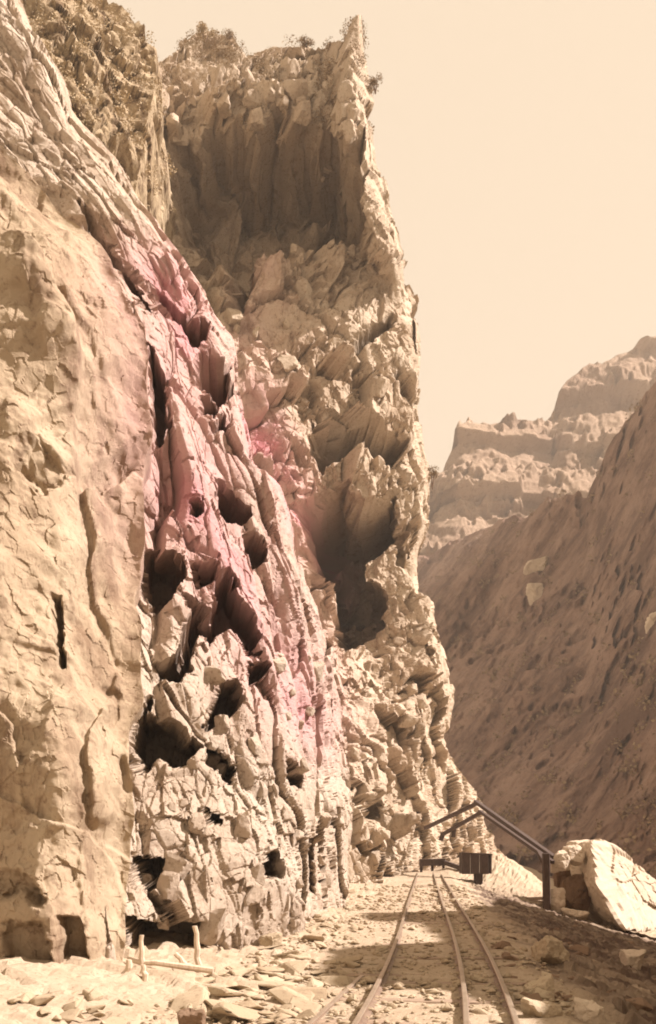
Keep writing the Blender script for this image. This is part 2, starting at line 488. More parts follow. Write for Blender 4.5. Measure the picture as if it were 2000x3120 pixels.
# --- the leaning buttress
edgeB = lut((-300, -110), (-100, 10), (0, 60), (100, 95), (220, 175), (365, 225), (480, 350), (610, 432), (766, 545), (870, 632), (1026, 715),
            (1169, 745), (1300, 765), (1415, 785), (1493, 868), (1600, 885), (1688, 892), (1800, 940), (1900, 980), (2000, 1010), (2200, 1045),
            (2500, 1060), (2700, 1050), (3100, 1040))
leftB = lut((-300, -350), (400, -200), (700, 20), (900, 150), (1300, 300), (3100, 250))
footB = lut((-300, 11.2), (200, 11.6), (400, 12.2), (640, 13.6), (760, 15.0), (880, 17.5), (960, 20.5), (1010, 23.5))
def depthB(px, py, u):
    y = footB(px) + 3.2 * sstep(2900, 1500, py) + 4.5 * sstep(1800, 0, py) + 1.5 * u * sstep(2700, 1500, py)
    return y + 1.5 * sstep(0.88, 1, u) ** 2
pitsB = [
    ([(225, 690), (290, 740), (400, 850), (425, 905), (400, 900), (440, 960), (420, 965), (350, 850), (280, 770)], 2.14, 5),
    ([(435, 860), (500, 880), (540, 945), (510, 940), (440, 900)], 2.01, 5),
    ([(505, 850), (560, 910), (640, 970), (620, 985), (560, 960), (520, 900)], 2.01, 5),
    ([(560, 925), (640, 990), (600, 1030), (570, 985)], 2.01, 5),
    ([(440, 1050), (470, 1130), (500, 1160), (495, 1260), (500, 1310), (485, 1360), (460, 1300), (455, 1200), (440, 1130)], 2.36, 5),
    ([(625, 1060), (700, 1100), (705, 1150), (740, 1185), (690, 1190), (680, 1215), (610, 1160), (605, 1100)], 2.42, 5),
    ([(615, 1195), (670, 1220), (640, 1260), (615, 1250)], 2.01, 5),
    ([(650, 1275), (685, 1280), (680, 1310), (655, 1310)], 1.65, 5),
    ([(658, 1460), (700, 1490), (750, 1570), (720, 1600), (670, 1590), (655, 1520)], 2.14, 6),
    ([(570, 1540), (590, 1545), (598, 1575), (580, 1580)], 1.65, 4),
    ([(745, 1620), (790, 1660), (800, 1720), (770, 1715), (740, 1690)], 1.88, 5),
    ([(430, 1668), (470, 1665), (490, 1700), (545, 1760), (530, 1790), (470, 1860), (455, 1820), (425, 1770)], 2.71, 5),
    ([(575, 1730), (620, 1740), (645, 1775), (600, 1800), (575, 1770)], 2.30, 5),
    ([(540, 1835), (600, 1865), (640, 1890), (650, 1775), (680, 1770), (710, 1830), (770, 1930), (770, 2000), (735, 1980), (700, 1930),
      (660, 1930), (620, 1960), (580, 1940), (560, 2000), (525, 2080), (520, 2030), (560, 1910)], 2.85, 5),
    ([(755, 2030), (790, 2050), (780, 2085), (760, 2070)], 1.72, 4),
    ([(470, 2030), (510, 2025), (560, 2060), (520, 2080), (490, 2090)], 1.72, 5),
    ([(640, 2150), (660, 2105), (695, 2110), (708, 2160), (680, 2200), (625, 2215)], 2.30, 5),
    ([(440, 2140), (455, 2130), (420, 2220), (455, 2180), (530, 2220), (550, 2270), (600, 2280), (560, 2320), (530, 2340), (500, 2290), (445, 2335),
      (400, 2280), (395, 2240)], 2.71, 5),
    ([(340, 2270), (375, 2265), (370, 2300), (345, 2310)], 1.72, 4),
    ([(625, 2265), (660, 2280), (710, 2350), (700, 2375), (670, 2340), (630, 2330)], 2.01, 5),
    ([(855, 2340), (900, 2380), (905, 2420), (870, 2400)], 1.72, 5),
    ([(420, 2590), (470, 2600), (545, 2615), (540, 2640), (510, 2665), (480, 2695), (435, 2675)], 2.14, 5),
    ([(405, 2795), (480, 2815), (620, 2820), (640, 2880), (615, 2960), (500, 2955), (400, 2945)], 1.72, 11),
    ([(395, 2960), (490, 2970), (480, 3010), (400, 3000)], 1.07, 6),
    ([(625, 2470), (660, 2490), (655, 2520), (625, 2510)], 1.24, 5),
    ([(935, 2570), (955, 2560), (970, 2720), (950, 2720)], 1.30, 5),
    ([(770, 2630), (800, 2620), (800, 2690), (770, 2690)], 1.24, 6),
]
def ridge_x(z):
    return np.interp(z, [0, 4, 6.5, 9, 11.5, 15.5, 20, 26], [0, -0.2, -0.7, -1.3, -1.9, -4.2, -7.3, -11.5])
def butt_extra(px, py, W):
    # flat slabs standing on edge beside the ridge and columns lower down
    return 0.16 * np.abs(vnoise(np.stack([W[..., 0] * 1.5, W[..., 1] * 0.7, W[..., 2] * 0.16], -1), 91)) * 2
buttB, PB, pxB, pyB = sheet("rock_buttress", 330, 1060, (-140, 3150), leftB, edgeB, depthB, (-4.0, 9, 0),
    (0.45, -0.85, 0.2), (-0.12, 1, 0.02),
    [((1.6, 2.4, 4.0), 0.32, 1.2, 13), ((0.8, 1.5, 3.0), 0.11, 0.9, 23, 0.05), ((0.44, 0.8, 1.0), 0.055, 1.2, 24), ((0.15, 0.3, 0.24), 0.020, 1.2, 33)], pitsB, M_BUTT,
    (3, 0.35), stain_shade=pink_band, warp_x=ridge_x, extra=butt_extra, wob=8.0, soft=0, pock=0.13, calm_amt=0.8, edge_wob=9.0)
tag(buttB, "pale and pinkish leaning rock buttress pitted with black hollows", "cliff", kind="structure")

# --- the near wall, bottom left
edgeA = lut((330, -60), (430, 20), (520, 110), (600, 170), (690, 232), (780, 300), (880, 370), (1000, 432), (1150, 452), (1330, 470), (1500, 445), (1700, 425), (1900, 428),
            (2100, 425), (2300, 395), (2500, 388), (2800, 395), (2960, 385), (3150, 380))
def depthA(px, py, u):
    return 10.6 + (0.8 - 1.5 * sstep(1750, 2300, py)) * np.clip(px / 400, -1.2, 0.75) + 0.7 * sstep(3000, 2500, py) + 2.4 * sstep(2600, 400, py) + 1.7 * sstep(0.66, 1, u) ** 1.5
pitsA = [
    ([(165, 1780), (180, 1780), (185, 1930), (170, 1920)], 0.5, 6),
    ([(180, 1945), (195, 1945), (192, 2000), (180, 2000)], 0.5, 6),
    ([(0, 2660), (50, 2665), (130, 2740), (120, 2760), (60, 2720), (0, 2740)], 0.15, 30),
    ([(20, 2820), (120, 2830), (160, 2990), (20, 2990)], 0.3, 26),
    ([(180, 2810), (235, 2810), (275, 3010), (185, 3030)], 0.4, 20),
    ([(40, 1400), (100, 1320), (220, 1400), (120, 1480)], 0.3, 40),
]
def near_extra(px, py, W):
    return 0.35 * fbm(W / np.array([1.6, 1.6, 2.4]), 3, 77) + 0.10 * np.abs(vnoise(W * np.array([1.2, 1, 0.35]) + 4, 78)) + 0.045 * fbm(W * 4.0, 4, 79, 0.6)
nearA, PA, pxA, pyA = sheet("near_rock_wall", 250, 860, (340, 3160), lambda py: 0 * py - 460, edgeA, depthA, (-1.2, 6, 0),
    (0.25, -0.93, 0.25), (-0.15, 1, 0),
    [((1.9, 1.9, 3.4), 0.20, 0.9, 14), ((0.8, 1.2, 1.3), 0.07, 1.3, 24), ((0.15, 0.3, 0.2), 0.016, 1.3, 34)], pitsA, M_NEAR,
    (1.8, 0.28), stain_shade=lambda px, py: 0.8 * pink_band(px, py), extra=near_extra, wob=6.0, cracks=0.0, pock=0.03, soft=3, edge_wob=26.0)
tag(nearA, "tan rounded rock wall close by on the left", "cliff", kind="structure")

# --- the mountains across the gorge
def mountain(name, nu, nv, px0, px1, crest_f, base_py, depth, layers, mat, lump, label, extra=None, seed=0):
    u = np.linspace(px0, px1, nu); v = np.linspace(0, 1, nv)
    PX, V = np.meshgrid(u, v)
    cr = crest_f(PX)
    Vf = np.clip((V - 0.12) / 0.88, 0, 1)
    PY = cr + (base_py - cr) * Vf
    Y = depth(PX, PY, Vf)
    P = at_np(PX, PY, Y)
    back = np.clip((0.12 - V) / 0.12, 0, 1)
    P[..., 1] += back * 160; P[..., 2] -= back * 60
    d = soften(rock_detail(P, layers, 0.2), 1) + lump[1] * fbm(P / lump[0], 5, 7 + seed)
    if extra is not None: d = d + extra(PX, PY, P)
    o = np.array((-0.1, -0.95, 0.3)); o /= np.linalg.norm(o)
    P = P + d[..., None] * o
    ob = link(name, grid_mesh(name, P), mat)
    tag(ob, label, "mountain", kind="structure")
    return P, PX, PY

crest2 = lut((1000, 1700), (1250, 1600), (1320, 1500), (1350, 1440), (1395, 1350), (1410, 1335), (1500, 1312), (1560, 1298), (1680, 1262), (1690, 1235), (1720, 1195), (1780, 1150),
             (1850, 1095), (1880, 1078), (2000, 1062), (2300, 1030))
mountain("far_ridge", 330, 200, 1040, 2300, crest2, 1900,
         lambda px, py, v: 262 + (px - 1300) * 0.08 + 45 * (1 - v),
         [((30, 80, 9), 3.2, 0.5, 15, 0.16), ((11, 40, 4), 1.0, 0.5, 25, 0.16), ((4, 20, 2), 0.35, 0.6, 26, 0.16)], M_RIDGE, (60, 2),
         "distant banded ridge with pale ledges against the sky",
         extra=lambda px, py, P: 6.0 * sstep(0.40, 0.52, np.abs(((P[..., 2] - 0.17 * P[..., 0] + 3 * fbm(P / 50, 3, 5)) / 21) % 1.0 - 0.5) * 2))
crest1 = lut((1100, 1800), (1250, 1720), (1330, 1650), (1420, 1610), (1500, 1592), (1640, 1570), (1780, 1556), (1810, 1500), (1835, 1440), (1870, 1375), (1910, 1310),
             (1960, 1235), (2000, 1180), (2150, 1000), (2400, 800))
def brush_ribs(px, py, P):
    d = 0
    for w, a, sd in ((9.0, 2.0, 44), (4.0, 0.9, 45), (1.8, 0.5, 46)):
        d = d + a * np.abs(vnoise(np.stack([(P[..., 0] * 0.8 - P[..., 2] * 0.55) / w, P[..., 1] / (w * 8), (P[..., 0] * 0.6 + P[..., 2]) / (w * 3.5)], -1), sd))
    return 1.4 * d + 0.5 * fbm(P / np.array([2.2, 9, 2.2]), 3, 47)
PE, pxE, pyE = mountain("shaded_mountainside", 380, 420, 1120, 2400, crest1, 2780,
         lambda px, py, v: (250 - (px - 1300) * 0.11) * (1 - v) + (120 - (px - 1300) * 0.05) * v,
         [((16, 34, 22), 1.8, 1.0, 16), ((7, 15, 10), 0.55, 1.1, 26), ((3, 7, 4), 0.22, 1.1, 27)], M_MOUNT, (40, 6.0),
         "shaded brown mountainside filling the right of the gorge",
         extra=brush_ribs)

# ------------------------------------------------------------------ ground and track
centre = lut((0, -0.5), (4, 0.10), (8, 0.68), (10, 0.93), (12, 1.17), (15, 1.49), (18, 1.79), (22, 2.18), (26, 2.57), (38, 3.76), (50, 4.95), (60, 5.95), (75, 8.2), (90, 11.5), (130, 24))
_cy = np.linspace(0, 120, 481); _cx = centre(_cy)
for _ in range(60): _cx[1:-1] = 0.25 * _cx[:-2] + 0.5 * _cx[1:-1] + 0.25 * _cx[2:]
def cen(y): return np.interp(y, _cy, _cx)

def ground_base(X, Y):
    d = X - cen(Y)
    z = -0.10 + 0 * X
    z = z - 0.30 * np.maximum(d - 1.3, 0) * (d < 12) - 0.30 * 10.7 * (d >= 12)
    z = np.maximum(z, -3.3)
    z = z + 0.30 * sstep(-1.6, -4.2, d) * sstep(26, 14, Y)
    z = z + 1.9 * np.exp(-(((X - 10.6) / 2.6) ** 2 + ((Y - 58) / 6) ** 2))        # pale bank by the bend
    z = z + 0.9 * np.exp(-(((X - 9.2) / 1.4) ** 2 + ((Y - 66) / 6) ** 2))
    return z

def ground_z(x, y):
    return float(ground_base(np.array([x], float), np.array([y], float))[0])

def build_ground():
    ys = np.concatenate([np.geomspace(3.0, 110, 420), np.geomspace(118, 3500, 24)])
    us = np.linspace(-1, 1, 420); us = np.sign(us) * np.abs(us) ** 1.35
    Uu, Y = np.meshgrid(us, ys)
    X = cen(Y) + Uu * (5.5 + 0.48 * Y)
    z = ground_base(X, Y)
    P = np.stack([X, Y, z], -1)
    near = sstep(120, 60, Y)
    d = X - cen(Y)
    rough = 0.35 + 0.9 * sstep(1.0, 2.2, d) + 0.8 * sstep(-1.1, -2.0, d)
    h1, e1 = blocks(P * np.array([1, 1, 0]), (0.55, 0.7, 1), 61, 0.8)
    h2, e2 = blocks(P * np.array([1, 1, 0]), (0.16, 0.2, 1), 62, 0.9)
    z2 = z + near * (0.05 * rough * h1 * sstep(0.6, 1.2, rough) + (0.02 + 0.035 * sstep(1.4, 2.4, d)) * rough * h2 + 0.05 * rough * fbm(P / 1.7, 4, 63))
    far = sstep(100, 400, Y)
    z2 = z2 - far * 1.5
    P[..., 2] = z2
    earth_shade = sstep(1.2, 2.6, d + 0.7 * fbm(P / 1.5, 4, 64)) * sstep(56, 40, Y)  # brown soil on the right bank, darkened to deepen the shade there
    earth_shade = np.clip(earth_shade * (0.85 + 0.5 * fbm(P / 0.5, 3, 65)), 0, 1)
    me = grid_mesh("ground", P, {"stain_shade": earth_shade})
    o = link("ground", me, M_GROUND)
    tag(o, "pale gravel track bed and rubble bank along the gorge floor", "ground", kind="structure")
    return o
ground = build_ground()

def ground_hit(px, py):
    """where the sight line of a spot in the print meets the ground"""
    lo, hi = 4.0, 160.0
    for y in np.linspace(4, 160, 900):
        p = at(px, py, y)
        if p.z <= ground_z(p.x, y):
            return Vector((p.x, y, ground_z(p.x, y)))
    return at(px, py, 100)

# rails
RAIL_PROFILE = [(-0.055, 0), (0.055, 0), (0.055, 0.012), (0.009, 0.028), (0.009, 0.078), (0.030, 0.088), (0.030, 0.112), (0.022, 0.118),
                (-0.022, 0.118), (-0.030, 0.112), (-0.030, 0.088), (-0.009, 0.078), (-0.009, 0.028), (-0.055, 0.012)]
RAIL_PROFILE = [(u * 0.85, 0.118 - (0.118 - w) * 0.85) for u, w in RAIL_PROFILE]
def rail_mesh(name, path, zoff=-0.118):
    n = len(RAIL_PROFILE); V = []; Fc = []
    for k, (x, y, z) in enumerate(path):
        a = path[max(k - 1, 0)]; b = path[min(k + 1, len(path) - 1)]
        t = Vector((b[0] - a[0], b[1] - a[1], 0)).normalized()
        s = Vector((t.y, -t.x, 0))
        for (u, w) in RAIL_PROFILE:
            V.append((x + s.x * u, y + s.y * u, z + w + zoff))
    for k in range(len(path) - 1):
        for j in range(n):
            j2 = (j + 1) % n
            Fc.append((k * n + j, k * n + j2, (k + 1) * n + j2, (k + 1) * n + j))
    Fc.append(tuple(range(n - 1, -1, -1))); Fc.append(tuple((len(path) - 1) * n + j for j in range(n)))
    me = soup_mesh(name, V, Fc)
    me.materials.append(M_STEEL); me.materials.append(M_RAILTOP)
    for p in me.polygons:
        if p.index < (len(path) - 1) * n and (p.index % n) in (7, 6, 8): p.material_index = 1
    return me

track = empty("railway_track", (float(cen(8)), 8, -0.1))
tag(track, "three-railed railway track curving away along the cliff foot", "railway track")
def on_track(o):
    o.parent = track
    o.matrix_parent_inverse = Matrix.Translation(-Vector(track.location))
    return o
ys = np.linspace(3.5, 59.8, 114)
for off in (-0.457, 0.457, 0.872):
    path = [(float(cen(y)) + off, float(y), 0.0) for y in ys]
    on_track(link("rail", rail_mesh("rail", path)))
rng = random.Random(5)
bm = bmesh.new()
bmesh.ops.create_cube(bm, size=1)
bmesh.ops.scale(bm, vec=(2.15, 0.20, 0.12), verts=bm.verts)
bmesh.ops.bevel(bm, geom=list(bm.edges), offset=0.012, segments=1, affect='EDGES')
tie_me = bpy.data.meshes.new("tie"); bm.to_mesh(tie_me); bm.free(); tie_me.materials.append(M_TIE)
y = 3.8
while y < 62:
    o = on_track(bpy.data.objects.new("tie", tie_me)); COL.objects.link(o)
    o.location = (float(cen(y)) + 0.2 + rng.uniform(-0.06, 0.06), y, -0.158 + rng.uniform(-0.022, 0.008))
    o.rotation_euler = (rng.uniform(-0.02, 0.02), rng.uniform(-0.01, 0.01), -0.1 + rng.uniform(-0.03, 0.03))
    y += 0.62 + rng.uniform(-0.05, 0.05)

p0, p1 = ground_hit(948, 3125), ground_hit(1122, 2965)
dirv = (p1 - p0)
spare = [tuple(p0 + dirv * (k / 10 * 1.0 - 0.25)) for k in range(12)]
spare = [(x, y_, 0.0) for x, y_, _ in spare]
o = link("spare_rail", rail_mesh("spare_rail", spare, -0.185))
tag(o, "loose old rail half buried left of the track", "rail")

# ------------------------------------------------------------------ stones and boulders
def hull_stone(name, seed, npts=13, flat=0.6):
    r = random.Random(seed)
    bm = bmesh.new()
    for _ in range(npts):
        v = Vector((r.gauss(0, 1), r.gauss(0, 1), r.gauss(0, 1))).normalized() * r.uniform(0.8, 1.05)
        bm.verts.new((v.x, v.y * r.uniform(0.8, 1.0), v.z * flat))
    res = bmesh.ops.convex_hull(bm, input=list(bm.verts))
    bmesh.ops.delete(bm, geom=[g for g in res['geom_interior'] if isinstance(g, bmesh.types.BMVert)], context='VERTS')
    bmesh.ops.bevel(bm, geom=list(bm.edges), offset=0.05, segments=1, affect='EDGES')
    me = bpy.data.meshes.new(name); bm.to_mesh(me); bm.free()
    me.materials.append(M_STONE)
    return me
STONES = [hull_stone("stone", k, 11 + k % 4, [0.35, 0.5, 0.7, 0.3][k % 4]) for k in range(14)]
SHADE_STONES = []
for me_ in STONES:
    b_ = me_.copy(); b_.materials.clear(); b_.materials.append(M_BROWN); SHADE_STONES.append(b_)  # brown copies put shade into the colour of the right bank's stones
def scatter(n, poly, rmin, rmax, seed, flat_only=False, brown=0.0):
    r = random.Random(seed)
    xs = [p[0] for p in poly]; yy = [p[1] for p in poly]
    k = 0
    while k < n:
        px, py = r.uniform(min(xs), max(xs)), r.uniform(min(yy), max(yy))
        if poly_sd(np.array([px]), np.array([py]), poly)[0] > 0: continue
        k += 1
        p = ground_hit(px, py)
        rad = (rmin + (rmax - rmin) * r.random() ** 2.4)
        me = (SHADE_STONES if r.random() < brown else STONES)[r.choice([0, 3, 4, 7, 8, 11, 12]) if flat_only else r.randrange(14)]
        o = bpy.data.objects.new("stone", me); COL.objects.link(o)
        o.parent = ground
        o.location = (p.x, p.y, p.z + 0.10 * rad)
        s = rad
        o.scale = (s * r.uniform(0.8, 1.3), s * r.uniform(0.7, 1.1), s * r.uniform(0.7, 1.1))
        o.rotation_euler = (r.uniform(-0.3, 0.3), r.uniform(-0.3, 0.3), r.uniform(0, 6.28))
scatter(140, [(560, 3010), (700, 2960), (850, 2880), (1010, 2850), (1060, 2900), (1060, 2970), (940, 3120), (700, 3125), (560, 3090)], 0.05, 0.36, 1, True)
scatter(40, [(880, 2850), (1000, 2740), (1120, 2700), (1190, 2700), (1130, 2800), (1040, 2860)], 0.06, 0.30, 2)
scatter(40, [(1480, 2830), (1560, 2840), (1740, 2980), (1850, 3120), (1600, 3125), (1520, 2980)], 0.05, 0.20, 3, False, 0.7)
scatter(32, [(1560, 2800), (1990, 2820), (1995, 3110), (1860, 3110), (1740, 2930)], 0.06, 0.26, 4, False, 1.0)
scatter(30, [(0, 3040), (300, 3020), (480, 3050), (420, 3120), (0, 3120)], 0.04, 0.18, 5)

def gravel(n, seed):
    r = np.random.default_rng(seed)
    base = STONES[1]
    bv = np.array([v.co[:] for v in base.vertices]); tri = []
    for p in base.polygons:
        vs = list(p.vertices)
        for k in range(1, len(vs) - 1): tri.append((vs[0], vs[k], vs[k + 1]))
    tri = np.array(tri)
    Y = 5.5 * (40 / 5.5) ** (r.random(n) ** 1.3)
    d = r.uniform(-2.4, 1.7, n)
    X = cen(Y) + d
    Z = ground_base(X, Y)
    s = r.uniform(0.012, 0.04, n) * (1 + 1.2 * (r.random(n) < 0.08)) * (1 + Y / 30)
    a = r.uniform(0, 6.28, n); ca, sa = np.cos(a), np.sin(a)
    sc = np.stack([s * r.uniform(0.7, 1.3, n), s, s * r.uniform(0.6, 1.3, n)], -1)
    L = bv[None] * sc[:, None, :]
    W = np.stack([L[..., 0] * ca[:, None] - L[..., 1] * sa[:, None] + X[:, None], L[..., 0] * sa[:, None] + L[..., 1] * ca[:, None] + Y[:, None],
                  L[..., 2] + (Z + s * 0.25)[:, None]], -1)
    Fq = (tri[None] + (np.arange(n) * len(bv))[:, None, None]).reshape(-1)
    me = bpy.data.meshes.new("gravel")
    me.vertices.add(n * len(bv)); me.vertices.foreach_set("co", W.reshape(-1).astype(np.float32))
    me.loops.add(len(Fq)); me.loops.foreach_set("vertex_index", Fq.astype(np.int32))
    nf = len(Fq) // 3
    me.polygons.add(nf); me.polygons.foreach_set("loop_start", np.arange(0, nf * 3, 3, dtype=np.int32))
    me.polygons.foreach_set("loop_total", np.full(nf, 3, np.int32)); me.update()
    o = link("gravel", me, M_STONE)
    tag(o, "loose gravel strewn over the track bed", "gravel", kind="stuff")
gravel(4500, 8)

def cut_rock(name, planes, size, seed, sub=5, rough=0.03, mat=None, noise_scale=1.0):
    """a boulder: the body inside a set of cutting planes [(normal, distance)], in metres, with a chipped surface"""
    bm = bmesh.new()
    bmesh.ops.create_icosphere(bm, subdivisions=sub, radius=1)
    V = np.array([v.co[:] for v in bm.verts])
    r = np.full(len(V), 1e9)
    for n, d in planes:
        n = np.array(n, float); n /= np.linalg.norm(n)
        c = V @ n
        r = np.where(c > 1e-3, np.minimum(r, d / np.maximum(c, 1e-3)), r)
    Pp = V * r[:, None]
    h, e = blocks(Pp + seed * 7.7, (noise_scale * 0.5,) * 3, 80 + seed, 0.8)
    h2, e2 = blocks(Pp + seed * 3.1, (noise_scale * 0.16,) * 3, 90 + seed, 0.9)
    f = fbm(Pp / (noise_scale * 0.9) + seed, 4, seed)
    Pp = Pp + V * (rough * (h * 0.8 + h2 * 0.3 + f * 0.8) - rough * 0.5 * (1 - sstep(0, 0.08, e)))[:, None]
    for v, c in zip(bm.verts, Pp): v.co = c
    me = bpy.data.meshes.new(name); bm.to_mesh(me); bm.free()
    me.materials.append(mat or M_STONE)
    return me

def rand_planes(seed, sx, sy, sz, n=12):
    r = random.Random(seed); out = []
    base = [(1, 0, 0), (-1, 0, 0), (0, 1, 0), (0, -1, 0), (0, 0, 1), (0, 0, -1)]
    for k in range(n):
        v = Vector(base[k]) if k < 6 else Vector((r.gauss(0, 1), r.gauss(0, 1), r.gauss(0, 1)))
        v = (v + Vector((r.uniform(-.35, .35), r.uniform(-.35, .35), r.uniform(-.35, .35)))).normalized()
        d = math.sqrt((v.x * sx) ** 2 + (v.y * sy) ** 2 + (v.z * sz) ** 2) * r.uniform(0.72, 0.95)
        out.append((tuple(v), d))
    return out

def boulder(px, py_base, w_px, h_px, seed, label, mat, Y=None, depth=0.8, rotz=0.0, sub=4, rough=None, name="boulder"):
    p = ground_hit(px, py_base) if Y is None else at(px, py_base, Y)
    w = w_px / F * p.y; h = h_px / F * p.y
    me = cut_rock(name, rand_planes(seed, w / 2, w / 2 * depth, h * 0.62), w, seed, sub, rough or 0.05 * w, mat, w * 0.6)
    o = link(name, me, None, None, (p.x, p.y, p.z + h * 0.40))
    o.rotation_euler = (0, 0, rotz)
    return tag(o, label, "boulder")

def cliff_blocks(cliff, P, PX, PY, cond, n, r0, r1, seed, mats):
    r = random.Random(seed)
    ii = np.argwhere(cond)
    ms = []
    for k in range(10):
        me_ = cut_rock("rock_block", rand_planes(300 + seed + k, 1.0, 1.0, r.uniform(0.8, 1.3), 9), 1, k, 3, 0.04, mats, 0.9)
        ms.append(me_)
    for _ in range(n):
        i, j = ii[r.randrange(len(ii))]
        p = P[i, j]
        s_ = r0 + (r1 - r0) * r.random() ** 2
        o = bpy.data.objects.new("rock_block", ms[r.randrange(10)]); COL.objects.link(o)
        o.parent = cliff
        o.location = Vector(p) + Vector((0.15, -0.15, 0)) * s_
        o.scale = (s_ * r.uniform(0.7, 1.1), s_ * r.uniform(0.7, 1.1), s_ * r.uniform(0.8, 1.5))
        o.rotation_euler = (r.uniform(-0.4, 0.4), r.uniform(-0.4, 0.4), r.uniform(0, 6.28))
cliff_blocks(towerC, PC, pxC, pyC, (pxC > 470) & (pxC < 1090) & (pyC > 200) & (pyC < 430), 90, 0.2, 0.65, 1, M_TOWER)
cliff_blocks(towerC, PC, pxC, pyC, (pxC > 640) & (pxC < 1200) & (pyC > 720) & (pyC < 1300), 18, 0.25, 0.6, 2, M_TOWER)
cliff_blocks(towerC, PC, pxC, pyC, (pxC > 1040) & (pxC < 1330) & (pyC > 1950) & (pyC < 2600), 26, 0.2, 0.5, 3, M_TOWER)
cliff_blocks(buttB, PB, pxB, pyB, (pxB > 450) & (pxB < 1000) & (pyB > 2000) & (pyB < 2950), 70, 0.06, 0.2, 4, M_BUTT)
sp = at(1088, 112, 64)
o = link("rock_spike", cut_rock("rock_spike", [((1, 0, 0.05), 0.34), ((-1, 0, 0.38), 0.62), ((0, 1, 0.2), 0.5), ((0, -1, 0.2), 0.5), ((0.7, -0.7, 0.15), 0.42),
     ((-0.6, -0.7, 0.35), 0.55), ((0, 0, -1), 2.2), ((-0.5, 0, 1), 1.25)], 1, 5, 4, 0.06, M_TOWER, 0.8), None, towerC, sp)

# big pale outcrop: planes taken from its outline at 47 m
Yb = 47.0
def outline_planes(pts, Y, front, back, tilt):
    c = at(sum(p[0] for p in pts) / len(pts), sum(p[1] for p in pts) / len(pts), Y)
    pl = []
    for k in range(len(pts)):
        a, b = at(*pts[k], Y), at(*pts[(k + 1) % len(pts)], Y)
        e = b - a
        n = Vector((e.z, 0, -e.x))
        if n.dot(a - c) < 0: n = -n
        n.normalize()
        pl.append((tuple(n), max((a - c).dot(n), 0.05)))
    pl += [(tilt, front), ((0, 1, 0.1), back)]
    return c, pl
c, pl = outline_planes([(1762, 2566), (1822, 2562), (1905, 2612), (2000, 2680), (2120, 2790), (2120, 2830), (1830, 2815), (1790, 2770), (1750, 2690)], Yb, 1.2, 2.5, (0.6, -0.65, 0.45))
o = link("rock_outcrop", cut_rock("rock_outcrop", pl, 5, 3, 6, 0.17, M_WHITE, 2.6), None, None, c)
tag(o, "huge smooth cream-white rock outcrop at the right edge", "rock outcrop")
boulder(1712, 2650, 62, 55, 21, "pale knobbly rock piled against the white outcrop, above the others", M_WHITE, Y=44.9)
boulder(1750, 2625, 60, 55, 22, "round pale rock at the top of the pile beside the outcrop", M_WHITE, Y=45.2)
boulder(1700, 2770, 62, 75, 23, "pinkish white rock at the foot of the dark post", M_WHITE, Y=44.5)
boulder(1752, 2770, 100, 110, 24, "dark brown rock wedged under the white outcrop", M_BROWN, Y=45.8)
boulder(1715, 2705, 60, 70, 28, "brown rock behind the dark post, under the pale ones", M_BROWN, Y=46.4)
boulder(1755, 2800, 70, 30, 25, "low pale rubble rock below the white outcrop", M_WHITE, Y=44)
boulder(1672, 2935, 135, 88, 26, "tan sloping boulder on the shaded bank right of the track", M_STONE, depth=0.7, rotz=0.5)
boulder(1800, 3125, 110, 80, 27, "bright flat-faced slab at the bottom right beside the track", M_WHITE, depth=0.6)
boulder(1660, 3110, 150, 50, 29, "long low slab lying just right of the dark rail", M_STONE, depth=0.5, rotz=0.2)
boulder(1640, 3040, 110, 34, 34, "thin flat slab behind the long low one near the dark rail", M_STONE, depth=0.5, rotz=-0.2)
boulder(1930, 2960, 60, 70, 30, "pale upright rock on the shaded bank at the right edge", M_WHITE)
boulder(590, 3150, 95, 75, 31, "dark pointed rock at the bottom edge in the dirt", M_BROWN)
boulder(820, 2890, 70, 44, 32, "leaning stone with a dark gap at the cliff foot", M_STONE)

def on_surface(P, px, py):
    qx = CX + P[..., 0] / P[..., 1] * F; qy = HY - (P[..., 2] - HC) / P[..., 1] * F
    k = np.unravel_index(np.argmin((qx - px) ** 2 + (qy - py) ** 2), qx.shape)
    return Vector(P[k])
for k, (px, py, w, h, lab) in enumerate(((1640, 1728, 70, 36, "small pale outcrop high on the shaded mountainside"),
                                         (1632, 1812, 62, 66, "larger pale outcrop just below another on the shaded mountainside"),
                                         (1985, 1905, 44, 60, "pale outcrop on the mountainside at the right edge"))):
    p = on_surface(PE, px, py)
    sc_ = p.y / F
    me = cut_rock("outcrop", rand_planes(60 + k, w * sc_ / 2, w * sc_ / 2, h * sc_ / 2 * 1.2, 11), 1, 60 + k, 5, 0.25, M_WHITE, 3.0)
    tag(link("outcrop", me, None, None, p), lab, "rock outcrop")

